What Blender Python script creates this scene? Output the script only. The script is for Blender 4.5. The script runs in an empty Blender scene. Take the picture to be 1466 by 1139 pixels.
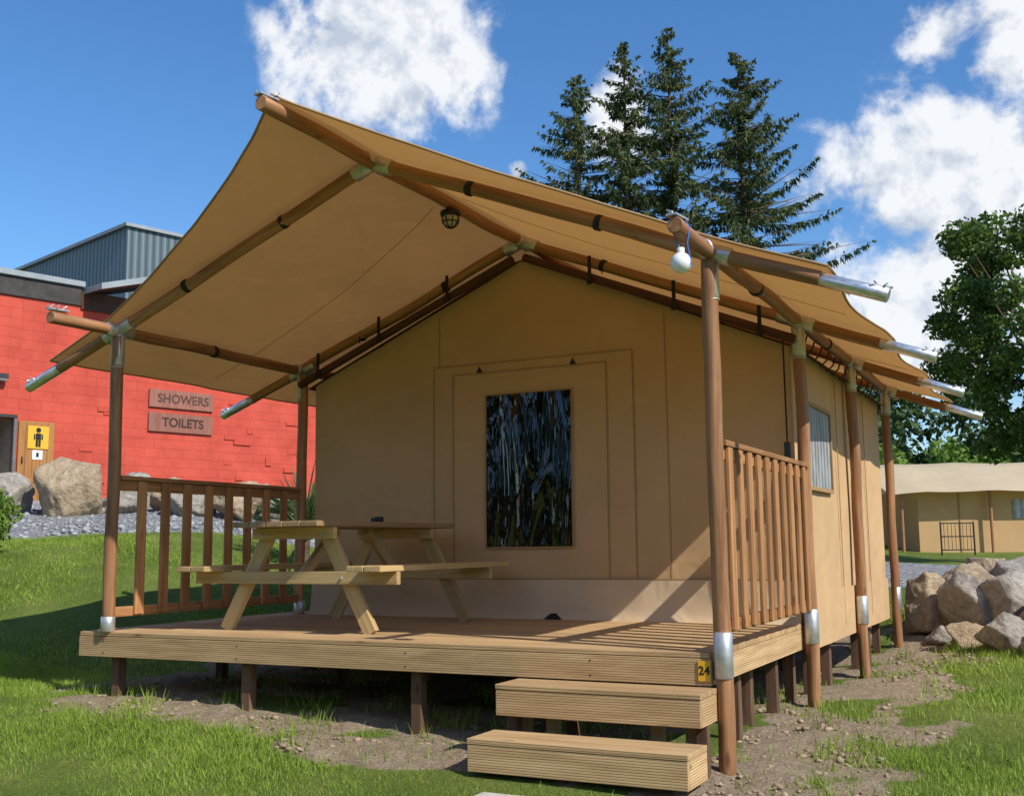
import bpy, bmesh, math, random
import numpy as np
from mathutils import Vector, Matrix, noise as mnoise
random.seed(7); rng=np.random.default_rng(11)
scene=bpy.context.scene
coll=scene.collection
scene.view_settings.view_transform='Standard'
scene.view_settings.look='None'
scene.view_settings.exposure=0

# ------------------------------------------------------------------ helpers
def link(ob,parent=None):
    coll.objects.link(ob)
    if parent is not None:
        ob.parent=parent
        ob.matrix_parent_inverse=Matrix.Translation(-Vector(parent.location))
    return ob
def empty(name,loc=(0,0,0)):
    e=bpy.data.objects.new(name,None); e.location=loc; e.empty_display_size=.2
    coll.objects.link(e); return e
def mesh_np(name,verts,faces,mat=None,parent=None,smooth=False):
    me=bpy.data.meshes.new(name)
    if isinstance(faces,np.ndarray):
        V=np.asarray(verts,dtype=np.float32); n,k=faces.shape
        me.vertices.add(len(V)); me.vertices.foreach_set('co',V.ravel())
        me.loops.add(n*k); me.loops.foreach_set('vertex_index',faces.astype(np.int32).ravel())
        me.polygons.add(n); me.polygons.foreach_set('loop_start',np.arange(0,n*k,k,dtype=np.int32))
        me.polygons.foreach_set('loop_total',np.full(n,k,dtype=np.int32))
        me.update(calc_edges=True)
    else:
        me.from_pydata([tuple(v) for v in verts],[],[tuple(f) for f in faces]); me.update()
    if smooth: me.polygons.foreach_set('use_smooth',np.ones(len(me.polygons),dtype=bool))
    if mat: me.materials.append(mat)
    ob=bpy.data.objects.new(name,me)
    return link(ob,parent)
def grid(name,P,mat,parent=None,smooth=True):
    nu,nv,_=P.shape
    i=np.arange(nu-1)[:,None]*nv+np.arange(nv-1)[None,:]
    F=np.stack([i,i+nv,i+nv+1,i+1],-1).reshape(-1,4)
    return mesh_np(name,P.reshape(-1,3),F,mat,parent,smooth)
def frame(p1,p2,up=(0,0,1)):
    p1=Vector(p1);p2=Vector(p2);z=(p2-p1);L=z.length;z.normalize()
    up=Vector(up)
    if abs(z.dot(up))>.98: up=Vector((0,1,0))
    x=up.cross(z).normalized(); y=z.cross(x).normalized()
    M=Matrix((x,y,z)).transposed().to_4x4(); M.translation=p1
    return M,L
def box(name,p1,p2,w,h,mat,parent=None,up=(0,0,1),bev=.004):
    M,L=frame(p1,p2,up)
    me=bpy.data.meshes.new(name)
    bm=bmesh.new(); bmesh.ops.create_cube(bm,size=1)
    for v in bm.verts: v.co=Vector((v.co.x*w,v.co.y*h,(v.co.z+.5)*L))
    if bev>0: bmesh.ops.bevel(bm,geom=bm.edges[:],offset=min(bev,w*.3,h*.3),segments=2,affect='EDGES',profile=.6)
    bm.to_mesh(me);bm.free()
    me.materials.append(mat)
    ob=bpy.data.objects.new(name,me); link(ob,parent); ob.matrix_basis=M
    return ob
def cuboid(name,lo,hi,mat,parent=None,bev=.004,axis=0):
    lo=Vector(lo);hi=Vector(hi);c=(lo+hi)/2;s=hi-lo
    if axis==0: return box(name,(lo.x,c.y,c.z),(hi.x,c.y,c.z),s.y,s.z,mat,parent,bev=bev)
    if axis==1: return box(name,(c.x,lo.y,c.z),(c.x,hi.y,c.z),s.x,s.z,mat,parent,bev=bev)
    return box(name,(c.x,c.y,lo.z),(c.x,c.y,hi.z),s.x,s.y,mat,parent,bev=bev)
def pole(name,p1,p2,r,mat,parent=None,segs=20,wob=0.0,r2=None):
    M,L=frame(p1,p2); r2=r if r2 is None else r2
    n=max(2,int(L/.15)); vs=[];fs=[]
    sd=random.random()*100
    c=r*.12
    rings=[(0,r-c),(c,r)]+[(L*k/n,None) for k in range(1,n)]+[(L-c,r2),(L,r2-c)]
    for z,rr in rings:
        if rr is None: rr=r+(r2-r)*z/L
        ox=wob*(mnoise.noise((z*1.3,sd,0))); oy=wob*(mnoise.noise((z*1.3,0,sd)))
        for s in range(segs):
            a=2*math.pi*s/segs
            k=rr*(1+wob*2*mnoise.noise((z*3,a,sd)))
            vs.append((ox+k*math.cos(a),oy+k*math.sin(a),z))
    m=len(rings)
    for i in range(m-1):
        for s in range(segs):
            a=i*segs+s;b=i*segs+(s+1)%segs
            fs.append((a,b,b+segs,a+segs))
    fs.append(tuple(range(segs-1,-1,-1))); fs.append(tuple((m-1)*segs+s for s in range(segs)))
    me=bpy.data.meshes.new(name); me.from_pydata(vs,[],fs); me.update()
    for p in me.polygons: p.use_smooth=len(p.vertices)==4
    me.materials.append(mat)
    ob=bpy.data.objects.new(name,me); link(ob,parent); ob.matrix_basis=M
    return ob
# ------------------------------------------------------------------ materials
def newmat(name):
    m=bpy.data.materials.new(name);m.use_nodes=True;nt=m.node_tree
    b=nt.nodes['Principled BSDF'];return m,nt,b
def N(nt,t,**kw):
    n=nt.nodes.new(t)
    for k,v in kw.items(): setattr(n,k,v)
    return n
def ramp(nt,fac,stops):
    r=N(nt,'ShaderNodeValToRGB'); e=r.color_ramp.elements
    while len(e)<len(stops): e.new(.5)
    for i,(p,c) in enumerate(stops): e[i].position=p;e[i].color=(*c,1)
    nt.links.new(fac,r.inputs[0]); return r.outputs[0]
def coords(nt,scale=(1,1,1),kind='Object',rnd=False):
    tc=N(nt,'ShaderNodeTexCoord'); mp=N(nt,'ShaderNodeMapping')
    mp.inputs['Scale'].default_value=scale
    nt.links.new(tc.outputs[kind],mp.inputs[0])
    if rnd:
        oi=N(nt,'ShaderNodeObjectInfo');mu=N(nt,'ShaderNodeMath',operation='MULTIPLY');mu.inputs[1].default_value=37
        nt.links.new(oi.outputs['Random'],mu.inputs[0]);nt.links.new(mu.outputs[0],mp.inputs['Location'])
    return mp.outputs[0],tc
def noise(nt,vec,scale,detail=6,rough=.55,dist=0):
    n=N(nt,'ShaderNodeTexNoise');n.inputs['Scale'].default_value=scale;n.inputs['Detail'].default_value=detail
    n.inputs['Roughness'].default_value=rough;n.inputs['Distortion'].default_value=dist
    if vec is not None: nt.links.new(vec,n.inputs['Vector'])
    return n.outputs['Fac']
def mixc(nt,fac,a,b,mode='MIX'):
    m=N(nt,'ShaderNodeMix',data_type='RGBA',blend_type=mode)
    if isinstance(fac,(int,float)): m.inputs[0].default_value=fac
    else: nt.links.new(fac,m.inputs[0])
    for i,x in ((6,a),(7,b)):
        if isinstance(x,tuple): m.inputs[i].default_value=(*x,1)
        else: nt.links.new(x,m.inputs[i])
    return m.outputs[2]
def bump(nt,b,h,strength,dist):
    bp=N(nt,'ShaderNodeBump');bp.inputs['Strength'].default_value=strength;bp.inputs['Distance'].default_value=dist
    nt.links.new(h,bp.inputs['Height']);nt.links.new(bp.outputs[0],b.inputs['Normal']);return bp
def math_(nt,op,a,b=None,c=None):
    m=N(nt,'ShaderNodeMath',operation=op)
    for i,x in enumerate((a,b,c)):
        if x is None: continue
        if isinstance(x,(int,float)): m.inputs[i].default_value=x
        else: nt.links.new(x,m.inputs[i])
    return m.outputs[0]
def mixf(nt,a,b_,f=.4):
    return math_(nt,'ADD',math_(nt,'MULTIPLY',a,1-f),math_(nt,'MULTIPLY',b_,f))
def wood(name,dark,light,rough=.6,groove=0,knots=True,spec=.3,streak=.55):
    m,nt,b=newmat(name)
    v,tc=coords(nt,(1,1,.07),rnd=True)
    n1=noise(nt,v,22,4,.65,.6)
    v2,_=coords(nt,(1,1,1),rnd=True)
    n2=noise(nt,v2,1.8,3,.5)
    col=ramp(nt,n1,[(.3,dark),(.68,light)])
    oi=N(nt,'ShaderNodeObjectInfo')
    hv=N(nt,'ShaderNodeHueSaturation');nt.links.new(col,hv.inputs['Color'])
    mr=N(nt,'ShaderNodeMapRange');mr.inputs[3].default_value=.8;mr.inputs[4].default_value=1.18
    nt.links.new(oi.outputs['Random'],mr.inputs[0]);nt.links.new(mr.outputs[0],hv.inputs['Value'])
    col=mixc(nt,math_(nt,'MULTIPLY',n2,streak),hv.outputs[0],tuple(x*.55 for x in dark))
    if knots:
        vk,_=coords(nt,(1,1,.35),rnd=True)
        vo=N(nt,'ShaderNodeTexVoronoi');vo.inputs['Scale'].default_value=7;nt.links.new(vk,vo.inputs['Vector'])
        k=N(nt,'ShaderNodeMapRange');k.inputs[1].default_value=.05;k.inputs[2].default_value=.13;k.inputs[3].default_value=.7;k.inputs[4].default_value=0
        nt.links.new(vo.outputs['Distance'],k.inputs[0])
        col=mixc(nt,k.outputs[0],col,tuple(x*.35 for x in dark))
    h=n1
    if groove:
        sx=N(nt,'ShaderNodeSeparateXYZ');nt.links.new(tc.outputs['Object'],sx.inputs[0])
        s=math_(nt,'ADD',sx.outputs[0],sx.outputs[1])
        s=math_(nt,'SINE',math_(nt,'MULTIPLY',s,groove))
        g=N(nt,'ShaderNodeMapRange');g.inputs[1].default_value=-1;g.inputs[2].default_value=-.3;nt.links.new(s,g.inputs[0])
        col=mixc(nt,math_(nt,'MULTIPLY',math_(nt,'SUBTRACT',1,g.outputs[0]),.55),col,tuple(x*.3 for x in dark))
        h=math_(nt,'ADD',math_(nt,'MULTIPLY',n1,.25),g.outputs[0])
    nt.links.new(col,b.inputs['Base Color']);b.inputs['Roughness'].default_value=rough
    b.inputs['Specular IOR Level'].default_value=spec
    bump(nt,b,h,.5,.004 if groove else .003)
    return m
M_post=wood('treated_wood_post',(.25,.105,.045),(.56,.30,.145),.5,streak=.45)
M_rail=wood('treated_wood_rail',(.28,.12,.045),(.60,.31,.135),.55,streak=.45)
M_deck=wood('grooved_decking',(.44,.27,.125),(.70,.48,.25),.7,groove=480,streak=.35)
M_table=wood('pine_table',(.42,.28,.12),(.68,.49,.24),.6,streak=.35)
M_tabletop=wood('pine_table_top',(.24,.145,.07),(.40,.27,.145),.6,streak=.4)
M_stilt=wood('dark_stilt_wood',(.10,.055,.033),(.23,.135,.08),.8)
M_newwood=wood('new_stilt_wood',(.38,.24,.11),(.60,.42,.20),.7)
M_brown=wood('dark_brown_wood',(.06,.022,.012),(.13,.05,.026),.55)
M_door=wood('orange_door_wood',(.34,.15,.04),(.52,.25,.08),.5,knots=False)
def metal(name,col,rough,met=1.0):
    m,nt,b=newmat(name);v,_=coords(nt,(1,1,1))
    n=noise(nt,v,25,4,.6)
    nt.links.new(ramp(nt,n,[(.3,tuple(x*.75 for x in col)),(.7,col)]),b.inputs['Base Color'])
    b.inputs['Metallic'].default_value=met
    r=N(nt,'ShaderNodeMapRange');r.inputs[3].default_value=rough-.1;r.inputs[4].default_value=rough+.12
    nt.links.new(n,r.inputs[0]);nt.links.new(r.outputs[0],b.inputs['Roughness']);return m
M_galv=metal('galvanised_steel',(.66,.66,.66),.42,.75)
M_alu=metal('aluminium_tube',(.82,.82,.83),.3,.8)
def plain(name,col,rough=.6,spec=.4,var=.25,scale=8,bmp=0):
    m,nt,b=newmat(name);v,_=coords(nt)
    n=noise(nt,v,scale,4,.6)
    nt.links.new(ramp(nt,n,[(.3,tuple(x*(1-var) for x in col)),(.7,tuple(min(1,x*(1+var*.5)) for x in col))]),b.inputs['Base Color'])
    b.inputs['Roughness'].default_value=rough;b.inputs['Specular IOR Level'].default_value=spec
    if bmp: bump(nt,b,n,.6,bmp)
    return m
M_black=plain('black_webbing',(.012,.012,.013),.5)
def canvas(name,col,trans,tcol,wr=.012,rough=.75,fold=1.0):
    m,nt,b=newmat(name)
    v,_=coords(nt,(1,1,1))
    big=noise(nt,v,.8,2,.5,.4); mid=noise(nt,v,4.0,2,.5,.6)
    c=ramp(nt,mixf(nt,big,mid),[(.32,tuple(x*.92 for x in col)),(.66,tuple(x*1.04 for x in col))])
    nt.links.new(c,b.inputs['Base Color']);b.inputs['Roughness'].default_value=rough;b.inputs['Specular IOR Level'].default_value=.2
    h=math_(nt,'ADD',math_(nt,'MULTIPLY',big,1.8*fold),math_(nt,'MULTIPLY',mid,.35*fold))
    bp=bump(nt,b,h,.6,wr*3)
    if trans>0:
        t=N(nt,'ShaderNodeBsdfTranslucent');t.inputs[0].default_value=(*tcol,1)
        mx=N(nt,'ShaderNodeMixShader');mx.inputs[0].default_value=trans
        nt.links.new(b.outputs[0],mx.inputs[1]);nt.links.new(t.outputs[0],mx.inputs[2])
        nt.links.new(bp.outputs[0],t.inputs['Normal'])
        nt.links.new(mx.outputs[0],nt.nodes['Material Output'].inputs[0])
    return m
M_roof=canvas('roof_canvas',(.55,.315,.135),.23,(.70,.36,.115),.014)
M_wall=canvas('wall_canvas',(.60,.39,.205),.06,(.65,.36,.14),.022)
M_skirt=canvas('skirt_vinyl',(.62,.47,.31),.0,(1,1,1),.022,.5,1.3)
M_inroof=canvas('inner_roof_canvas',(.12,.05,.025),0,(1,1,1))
M_roof2=canvas('pale_roof_canvas',(.60,.49,.33),.2,(.6,.5,.3))
M_seam=canvas('seam_canvas',(.38,.23,.11),0,(1,1,1))
# ------------------------------------------------------------------ terrain
CP=np.array([(-4.5,0,-.44),(-3.2,0,-.48),(-1.9,0,-.57),(-1,-.5,-.62),(0,0,-.6),(0,2.2,-.55),(0,4.2,-.58),(0,6.2,-.5),(1.5,2.4,-.56),(1.4,-.5,-.72),
(-2.6,-2.27,-.8),(1.7,-5.7,-1.05),(-3,-5,-.85),(-8,-2,-.1),(-6,.36,-.38),(-8.6,2.5,.42),(-10.9,4.6,.74),(-8.9,4.6,.7),(-7.7,5.2,.5),(-12.5,6.1,1.13),(-15,7.5,1.3),
(-10.5,7.5,1.1),(-18.5,11,1.66),(-16.5,17.6,1.85),(-9,9,1.0),(-10,15,1.2),(-4.6,3,-.45),(-5,7,-.1),(-5.6,3,-.25),(.3,6.7,-.34),(1.2,5.0,-.45),(3,5,-.5),(-.4,9,-.1),(1,10.5,0),(-1,13,.05),(4,13,0),
(-2.7,31,.17),(4,34,.17),(-10,31,.9),(-2,20,.1),(6,22,.1),(8,0,-.9),(8,8,-.5),(-12,-4,.3),(6,-8,-1.3),(-8,-9,-.7),(-20,2,1.2),(-28,10,2),(-25,25,2.3),(12,30,.1),(-12,45,1.5),(10,50,.5)],float)
EPS=1.2
def _k(A,B): 
    return np.sqrt(((A[:,None,:]-B[None,:,:])**2).sum(-1)+EPS**2)
K=_k(CP[:,:2],CP[:,:2]); n_=len(CP)
Am=np.zeros((n_+1,n_+1));Am[:n_,:n_]=K;Am[:n_,n_]=1;Am[n_,:n_]=1
sol=np.linalg.solve(Am,np.append(CP[:,2],0))
def gz(x,y):
    x=np.atleast_1d(np.asarray(x,float));y=np.atleast_1d(np.asarray(y,float))
    X=np.stack([x.ravel(),y.ravel()],-1);out=np.empty(len(X))
    for i in range(0,len(X),20000):
        out[i:i+20000]=_k(X[i:i+20000],CP[:,:2])@sol[:n_]+sol[n_]
    r=np.hypot(X[:,0]+2,X[:,1]-12)
    w=np.clip((r-38)/40,0,1);w=w*w*(3-2*w)
    out=np.clip(out,-3,3.2)
    return (out*(1-w)+.3*w).reshape(x.shape)
def g1(x,y): return float(gz([x],[y])[0])
def vnoise(x,y,s,seed=0.):
    return np.array([mnoise.noise((a*s,b*s,seed)) for a,b in zip(np.ravel(x),np.ravel(y))]).reshape(np.shape(x))
def sstep(a,b,x):
    t=np.clip((x-a)/(b-a),0,1);return t*t*(3-2*t)
def dirtmask(x,y):
    dx=np.maximum(np.maximum(-4.75-x,x-.12),0);dy=np.maximum(np.maximum(-.05-y,y-6.6),0)
    d=np.hypot(dx,dy)
    nz=vnoise(x,y,1.1,3)*.45+vnoise(x,y,3.7,9)*.25
    off=np.where(x>0,.12,-.18)
    m=1-sstep(.30,.70,d+nz-off)
    m=m*(1-.8*sstep(.05,.35,vnoise(x,y,1.6,21)))
    e=np.hypot((x+1.9)/.85,(y+.34)/.28)+nz*.9
    e2=np.hypot((x-.55)/.45,(y+.5)/.7)+nz*.8
    return np.maximum(m,np.maximum(1-sstep(.7,1.1,e),1-sstep(.7,1.1,e2)))
def gravelmask(x,y):
    nz=vnoise(x,y,.9,5)*.35
    a=np.array([-10.9,4.7]);
    n1=np.array([-.52,.85]); s1=(x-a[0])*n1[0]+(y-a[1])*n1[1]
    s2=(y-5.0)+ (x+8.2)*-.45
    s=np.minimum(s1,s2)+nz
    s=np.minimum(s,-5.6-x)
    return sstep(-.1,.12,s)
def axis(lo,hi,fine_lo,fine_hi,fs,cs):
    a=[fine_lo]
    while a[-1]<fine_hi: a.append(a[-1]+fs)
    st=fs
    while a[-1]<hi: st=min(st*1.25,cs);a.append(a[-1]+st)
    b=[fine_lo];st=fs
    while b[-1]>lo: st=min(st*1.25,cs);b.append(b[-1]-st)
    return np.array(b[::-1][:-1]+a)
ax=axis(-900,900,-9,3.5,.08,60);ay=axis(-300,1500,-3.5,8,.08,60)
X,Y=np.meshgrid(ax,ay,indexing='ij')
Z=gz(X,Y)
near=(np.abs(X+3)<22)&(np.abs(Y-4)<20)
dm=np.zeros_like(X);gm=np.zeros_like(X)
dm[near]=dirtmask(X[near],Y[near]);gm[near]=gravelmask(X[near],Y[near])
bn=vnoise(X[near],Y[near],.8,1)*.05+vnoise(X[near],Y[near],3.1,2)*.018
bn+=dm[near]*(vnoise(X[near],Y[near],6,4)*.045+np.abs(vnoise(X[near],Y[near],2.4,8))*.05)
Z[near]+=bn*.8
ground=grid('ground',np.stack([X,Y,Z],-1),None)
for nm,arr in (('dirt',dm),('gravel',gm)):
    at=ground.data.attributes.new(nm,'FLOAT','POINT');at.data.foreach_set('value',arr.ravel().astype(np.float32))
m,nt,b=newmat('grass_ground')
v,_=coords(nt,(1,1,1))
ng=noise(nt,v,1.2,5,.6);nf=noise(nt,v,45,5,.7);nm_=noise(nt,v,9,6,.7)
gcol=ramp(nt,mixf(nt,ng,nf,.5),[(.3,(.07,.095,.02)),(.5,(.15,.205,.04)),(.7,(.26,.30,.08))])
dcol=ramp(nt,mixf(nt,nm_,nf,.5),[(.28,(.17,.125,.08)),(.5,(.38,.29,.20)),(.72,(.56,.46,.34))])
vo=N(nt,'ShaderNodeTexVoronoi');vo.inputs['Scale'].default_value=26;nt.links.new(v,vo.inputs['Vector'])
sep=N(nt,'ShaderNodeSeparateColor');nt.links.new(vo.outputs['Color'],sep.inputs[0])
vcol=ramp(nt,sep.outputs[0],[(.0,(.17,.175,.18)),(.5,(.31,.315,.32)),(1,(.48,.48,.47))])
a1=N(nt,'ShaderNodeAttribute',attribute_name='dirt');a2=N(nt,'ShaderNodeAttribute',attribute_name='gravel')
f1=math_(nt,'ADD',a1.outputs['Fac'],math_(nt,'MULTIPLY',math_(nt,'SUBTRACT',nm_,.5),.9))
mr=N(nt,'ShaderNodeMapRange');mr.inputs[1].default_value=.35;mr.inputs[2].default_value=.6;nt.links.new(f1,mr.inputs[0])
c=mixc(nt,mr.outputs[0],gcol,dcol);c=mixc(nt,a2.outputs['Fac'],c,vcol)
nt.links.new(c,b.inputs['Base Color']);b.inputs['Roughness'].default_value=.95;b.inputs['Specular IOR Level'].default_value=.1
h=math_(nt,'ADD',math_(nt,'ADD',nf,nm_),math_(nt,'MULTIPLY',vo.outputs['Distance'],a2.outputs['Fac']))
bump(nt,b,h,1.0,.04)
ground.data.materials.append(m)
def ribbon(name,pts,w,mat,lift=.03):
    rows=[]
    pts=[Vector((*p,0)) for p in pts]
    fine=[]
    for a,c_ in zip(pts[:-1],pts[1:]):
        n=max(2,int((c_-a).length/.4))
        for k in range(n): fine.append(a.lerp(c_,k/n))
    fine.append(pts[-1])
    for i,p in enumerate(fine):
        t=(fine[min(i+1,len(fine)-1)]-fine[max(i-1,0)]).normalized();nn=Vector((-t.y,t.x,0))
        row=[]
        for k in np.linspace(-1,1,13):
            ww=w/2*(1+.08*mnoise.noise((i*.3,math.copysign(1,k),0)))
            q=p+nn*ww*k; row.append((q.x,q.y,g1(q.x,q.y)+lift*(1-abs(k)**6*1.2)+.0))
        rows.append(row)
    return grid(name,np.array(rows),mat)
mgr,nt,b=newmat('road_gravel')
v,_=coords(nt);vo=N(nt,'ShaderNodeTexVoronoi');vo.inputs['Scale'].default_value=16;nt.links.new(v,vo.inputs['Vector'])
sep=N(nt,'ShaderNodeSeparateColor');nt.links.new(vo.outputs['Color'],sep.inputs[0])
nr=noise(nt,v,.7,4,.6)
nt.links.new(mixc(nt,math_(nt,'MULTIPLY',nr,.5),ramp(nt,sep.outputs[0],[(0,(.12,.12,.125)),(.5,(.23,.232,.24)),(1,(.42,.42,.42))]),(.22,.20,.17)),b.inputs['Base Color']);b.inputs['Roughness'].default_value=1;b.inputs['Specular IOR Level'].default_value=.05
bump(nt,b,vo.outputs['Distance'],.8,.03)
road=ribbon('gravel_road',[(-9,16.5),(-4,14.2),(-1,13.2),(3,13.0),(9,14.5),(30,22)],6.5,mgr,.09)

# ------------------------------------------------------------------ grass blades
def leafmat(name,c1,c2,c3,trans=.35,scale=3,fine=40):
    m,nt,b=newmat(name);v,_=coords(nt)
    n=mixf(nt,noise(nt,v,scale,3,.6),noise(nt,v,fine,2,.5),.55)
    c=ramp(nt,n,[(.32,c1),(.5,c2),(.68,c3)])
    nt.links.new(c,b.inputs['Base Color']);b.inputs['Roughness'].default_value=.55;b.inputs['Specular IOR Level'].default_value=.25
    t=N(nt,'ShaderNodeBsdfTranslucent');nt.links.new(c,t.inputs[0])
    mx=N(nt,'ShaderNodeMixShader');mx.inputs[0].default_value=trans
    nt.links.new(b.outputs[0],mx.inputs[1]);nt.links.new(t.outputs[0],mx.inputs[2]);nt.links.new(mx.outputs[0],nt.nodes['Material Output'].inputs[0])
    return m
M_grass=leafmat('grass_blades',(.13,.20,.025),(.28,.40,.055),(.48,.56,.13),.4,1.2,60)
def blades(cnt,x0,x1,y0,y1,hmin,hmax,w,keepdirt=.08,mul=1):
    x=rng.uniform(x0,x1,cnt);y=rng.uniform(y0,y1,cnt)
    d=dirtmask(x,y);g=gravelmask(x,y)
    u=rng.random(cnt)
    inside=(x>-4.7)&(x<.0)&(y>0.0)&(y<6.4)
    keep=(u>np.where(inside,.93,d*(1-keepdirt)))&(g<.3)&(~((x>-1.25)&(x<.05)&(y>-.65)&(y<0)))
    keep&=~((y>10.2)&(x>-9))
    x,y=x[keep],y[keep];n=len(x)
    z=gz(x,y)-.02
    cl=.5+.4*vnoise(x,y,1.7,31)+.2*vnoise(x,y,6,33)
    h=rng.uniform(hmin,hmax,n)*(.6+.7*np.clip(cl,0,1.3));a=rng.uniform(0,2*math.pi,n)
    lean=rng.uniform(.1,.9,n)*h;la=rng.uniform(0,2*math.pi,n)
    ww=w*rng.uniform(.6,1.4,n)
    V=np.empty((n,3,3))
    V[:,0]=np.stack([x-np.cos(a)*ww,y-np.sin(a)*ww,z],-1)
    V[:,1]=np.stack([x+np.cos(a)*ww,y+np.sin(a)*ww,z],-1)
    V[:,2]=np.stack([x+np.cos(la)*lean,y+np.sin(la)*lean,z+h],-1)
    return V.reshape(-1,3)
Vs=np.concatenate([blades(200000,-6.5,3.2,-3.2,.8,.025,.072,.0035),blades(60000,-5,3.5,.8,8,.035,.09,.005),
                   blades(130000,-14,-4.6,-2,7.5,.03,.07,.006),blades(30000,.2,7,4,10.2,.04,.09,.007)])
mesh_np('grass',Vs,np.arange(len(Vs)).reshape(-1,3),M_grass)
def tuft(n,cx_,cy_,sp,h0,h1,w=.005):
    x=rng.normal(cx_,sp,n);y=rng.normal(cy_,sp,n);z=gz(x,y)-.02
    h=rng.uniform(h0,h1,n);a=rng.uniform(0,6.28,n);la=rng.uniform(0,6.28,n);l=rng.uniform(.1,.6,n)*h
    V=np.empty((n,3,3))
    V[:,0]=np.stack([x-np.cos(a)*w,y-np.sin(a)*w,z],-1);V[:,1]=np.stack([x+np.cos(a)*w,y+np.sin(a)*w,z],-1)
    V[:,2]=np.stack([x+np.cos(la)*l,y+np.sin(la)*l,z+h],-1);return V.reshape(-1,3)
T=[]
for _ in range(120):
    s=rng.integers(0,4)
    if s==0: c_=(rng.uniform(-4.8,-1.4),rng.uniform(-.5,.6))
    elif s==1: c_=(rng.uniform(-.5,.8),rng.uniform(-.6,6))
    elif s==2: c_=(rng.uniform(-4.6,-.2),rng.uniform(.4,3))
    else: c_=(rng.uniform(.5,2.5),rng.uniform(-.5,6.2))
    T.append(tuft(rng.integers(15,40),*c_,.07,.05,.15))
T=np.concatenate(T);mesh_np('weeds',T,np.arange(len(T)).reshape(-1,3),M_grass)
ico=bmesh.new();bmesh.ops.create_icosphere(ico,subdivisions=1,radius=1)
iv=np.array([v.co[:] for v in ico.verts]);iF=np.array([[v.index for v in f.verts] for f in ico.faces]);ico.free()
def lumps(name,x,y,smin,smax,mat,flat=.7,pw=3):
    n=len(x);s=smin+(smax-smin)*rng.random(n)**pw
    z=gz(x,y)+s*.1
    V=iv[None]*(s[:,None,None])*rng.uniform(.7,1.3,(n,len(iv),1))*rng.uniform(.7,1.3,(n,1,3))*np.array([1,1,flat])
    V=V+np.stack([x,y,z],-1)[:,None]
    F=iF[None]+(np.arange(n)*len(iv))[:,None,None]
    return mesh_np(name,V.reshape(-1,3),F.reshape(-1,3),mat,None,False)
x=rng.uniform(-5.6,1.4,24000);y=rng.uniform(-1.4,7,24000);k=(dirtmask(x,y)>.45)&~((x>-4.3)&(x<-.4)&(y>.8))
M_soil=plain('soil',(.36,.28,.19),.95,.1,.45,14)
lumps('soil_clods',x[k],y[k],.003,.030,M_soil,.5,5)
x=rng.uniform(-18,-6,9000);y=rng.uniform(3,13,9000);k=gravelmask(x,y)>.6
M_grv=plain('gravel_stone',(.36,.365,.37),.9,.2,.5,9)
lumps('gravel_stones',x[k],y[k],.015,.055,M_grv)

# ------------------------------------------------------------------ main tent
W=4.43;XC=-W/2;HE=2.15;HR=3.04;DY=[0.,2.157,4.208,6.236];E=.923;ZE=1.80
tent=empty('safari_tent',(XC,3,0))
def rz(x):
    a=abs(x-XC)
    return HR-(HR-HE)*a/(W/2) if a<=W/2 else HE-(HE-ZE)*(a-W/2)/E
foot=[-.68,-.62,-.66,-.6]
for i,y in enumerate(DY):
    pole('post_right',(0,y,foot[i]),(0,y,HE-.04),.045,M_post,tent,wob=.02)
    pole('post_left',(-W,y,.0 if i<2 else -.5),(-W,y,HE-.04),.045,M_post,tent,wob=.02)
    for sx in (0,-W):
        pole('post_top_sleeve',(sx,y,HE-.26),(sx,y,HE-.03),.0485,M_galv,tent)
        pole('post_sleeve_seam',(sx,y,HE-.275),(sx,y,HE-.262),.051,M_galv,tent)
    pole('post_base_sleeve',(0,y,-.13),(0,y,.11),.0495,M_galv,tent)
    pole('post_base_sleeve',(-W,y,0.002),(-W,y,.11),.0495,M_galv,tent)
    for sg in (-1,1):
        ex=XC+sg*(W/2);tx=XC+sg*(W/2+E);mx=XC+sg*(W/2+E*.64)
        pole('rafter',(XC+sg*.03,y,HR-.01),(ex,y,HE),.042,M_post,tent,wob=.02)
        pole('rafter_outer',(ex,y,HE),(mx,y,rz(mx)),.040,M_post,tent,wob=.02)
        pole('rafter_tube_end',(mx-sg*.03,y,rz(mx-sg*.03)),(tx,y,ZE),.038,M_alu,tent)
        box('tube_end_bracket',(tx-sg*.09,y-.02,ZE+.06),(tx+sg*.02,y+.02,ZE+.045),.03,.012,M_galv,tent,bev=.002)
        pole('tube_end_hook',(tx-sg*.01,y-.03,ZE+.05),(tx-sg*.01,y+.05,ZE+.075),.006,M_galv,tent,segs=8)
        pole('tube_end_hook_b',(tx-sg*.06,y-.04,ZE+.075),(tx-sg*.04,y+.04,ZE+.05),.005,M_galv,tent,segs=8)
        d=Vector((sg*W/2,0,HE-HR)).normalized()
        o=Vector((XC,y,HR))
        pole('ridge_sleeve',o+d*.02,o+d*.16,.052,M_galv,tent)
        e=Vector((ex,y,HE))
        pole('eave_sleeve_in',e-d*.15,e+d*.0,.050,M_galv,tent)
        d2=Vector((sg*E,0,ZE-HE)).normalized()
        pole('eave_sleeve_out',e,e+d2*.13,.050,M_galv,tent)
        pole('eave_sleeve_beam',(ex,y-.11,HE),(ex,y+.12,HE),.051,M_galv,tent)
        for t in ((.33,.72) if i<2 else (.5,)):
            p=o+d*(t*2.35)
            pole('strap',p-d*.022,p+d*.022,.0475,M_black,tent)
            if i==1: pole('strap_tail',p+Vector((0,-.045,-.0)),p+Vector((.01,-.05,-.08)),.005,M_black,tent,segs=6)
    pole('ridge_sleeve_beam',(XC,y-.1,HR),(XC,y+.12,HR),.052,M_galv,tent)
ytip=7.0
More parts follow.
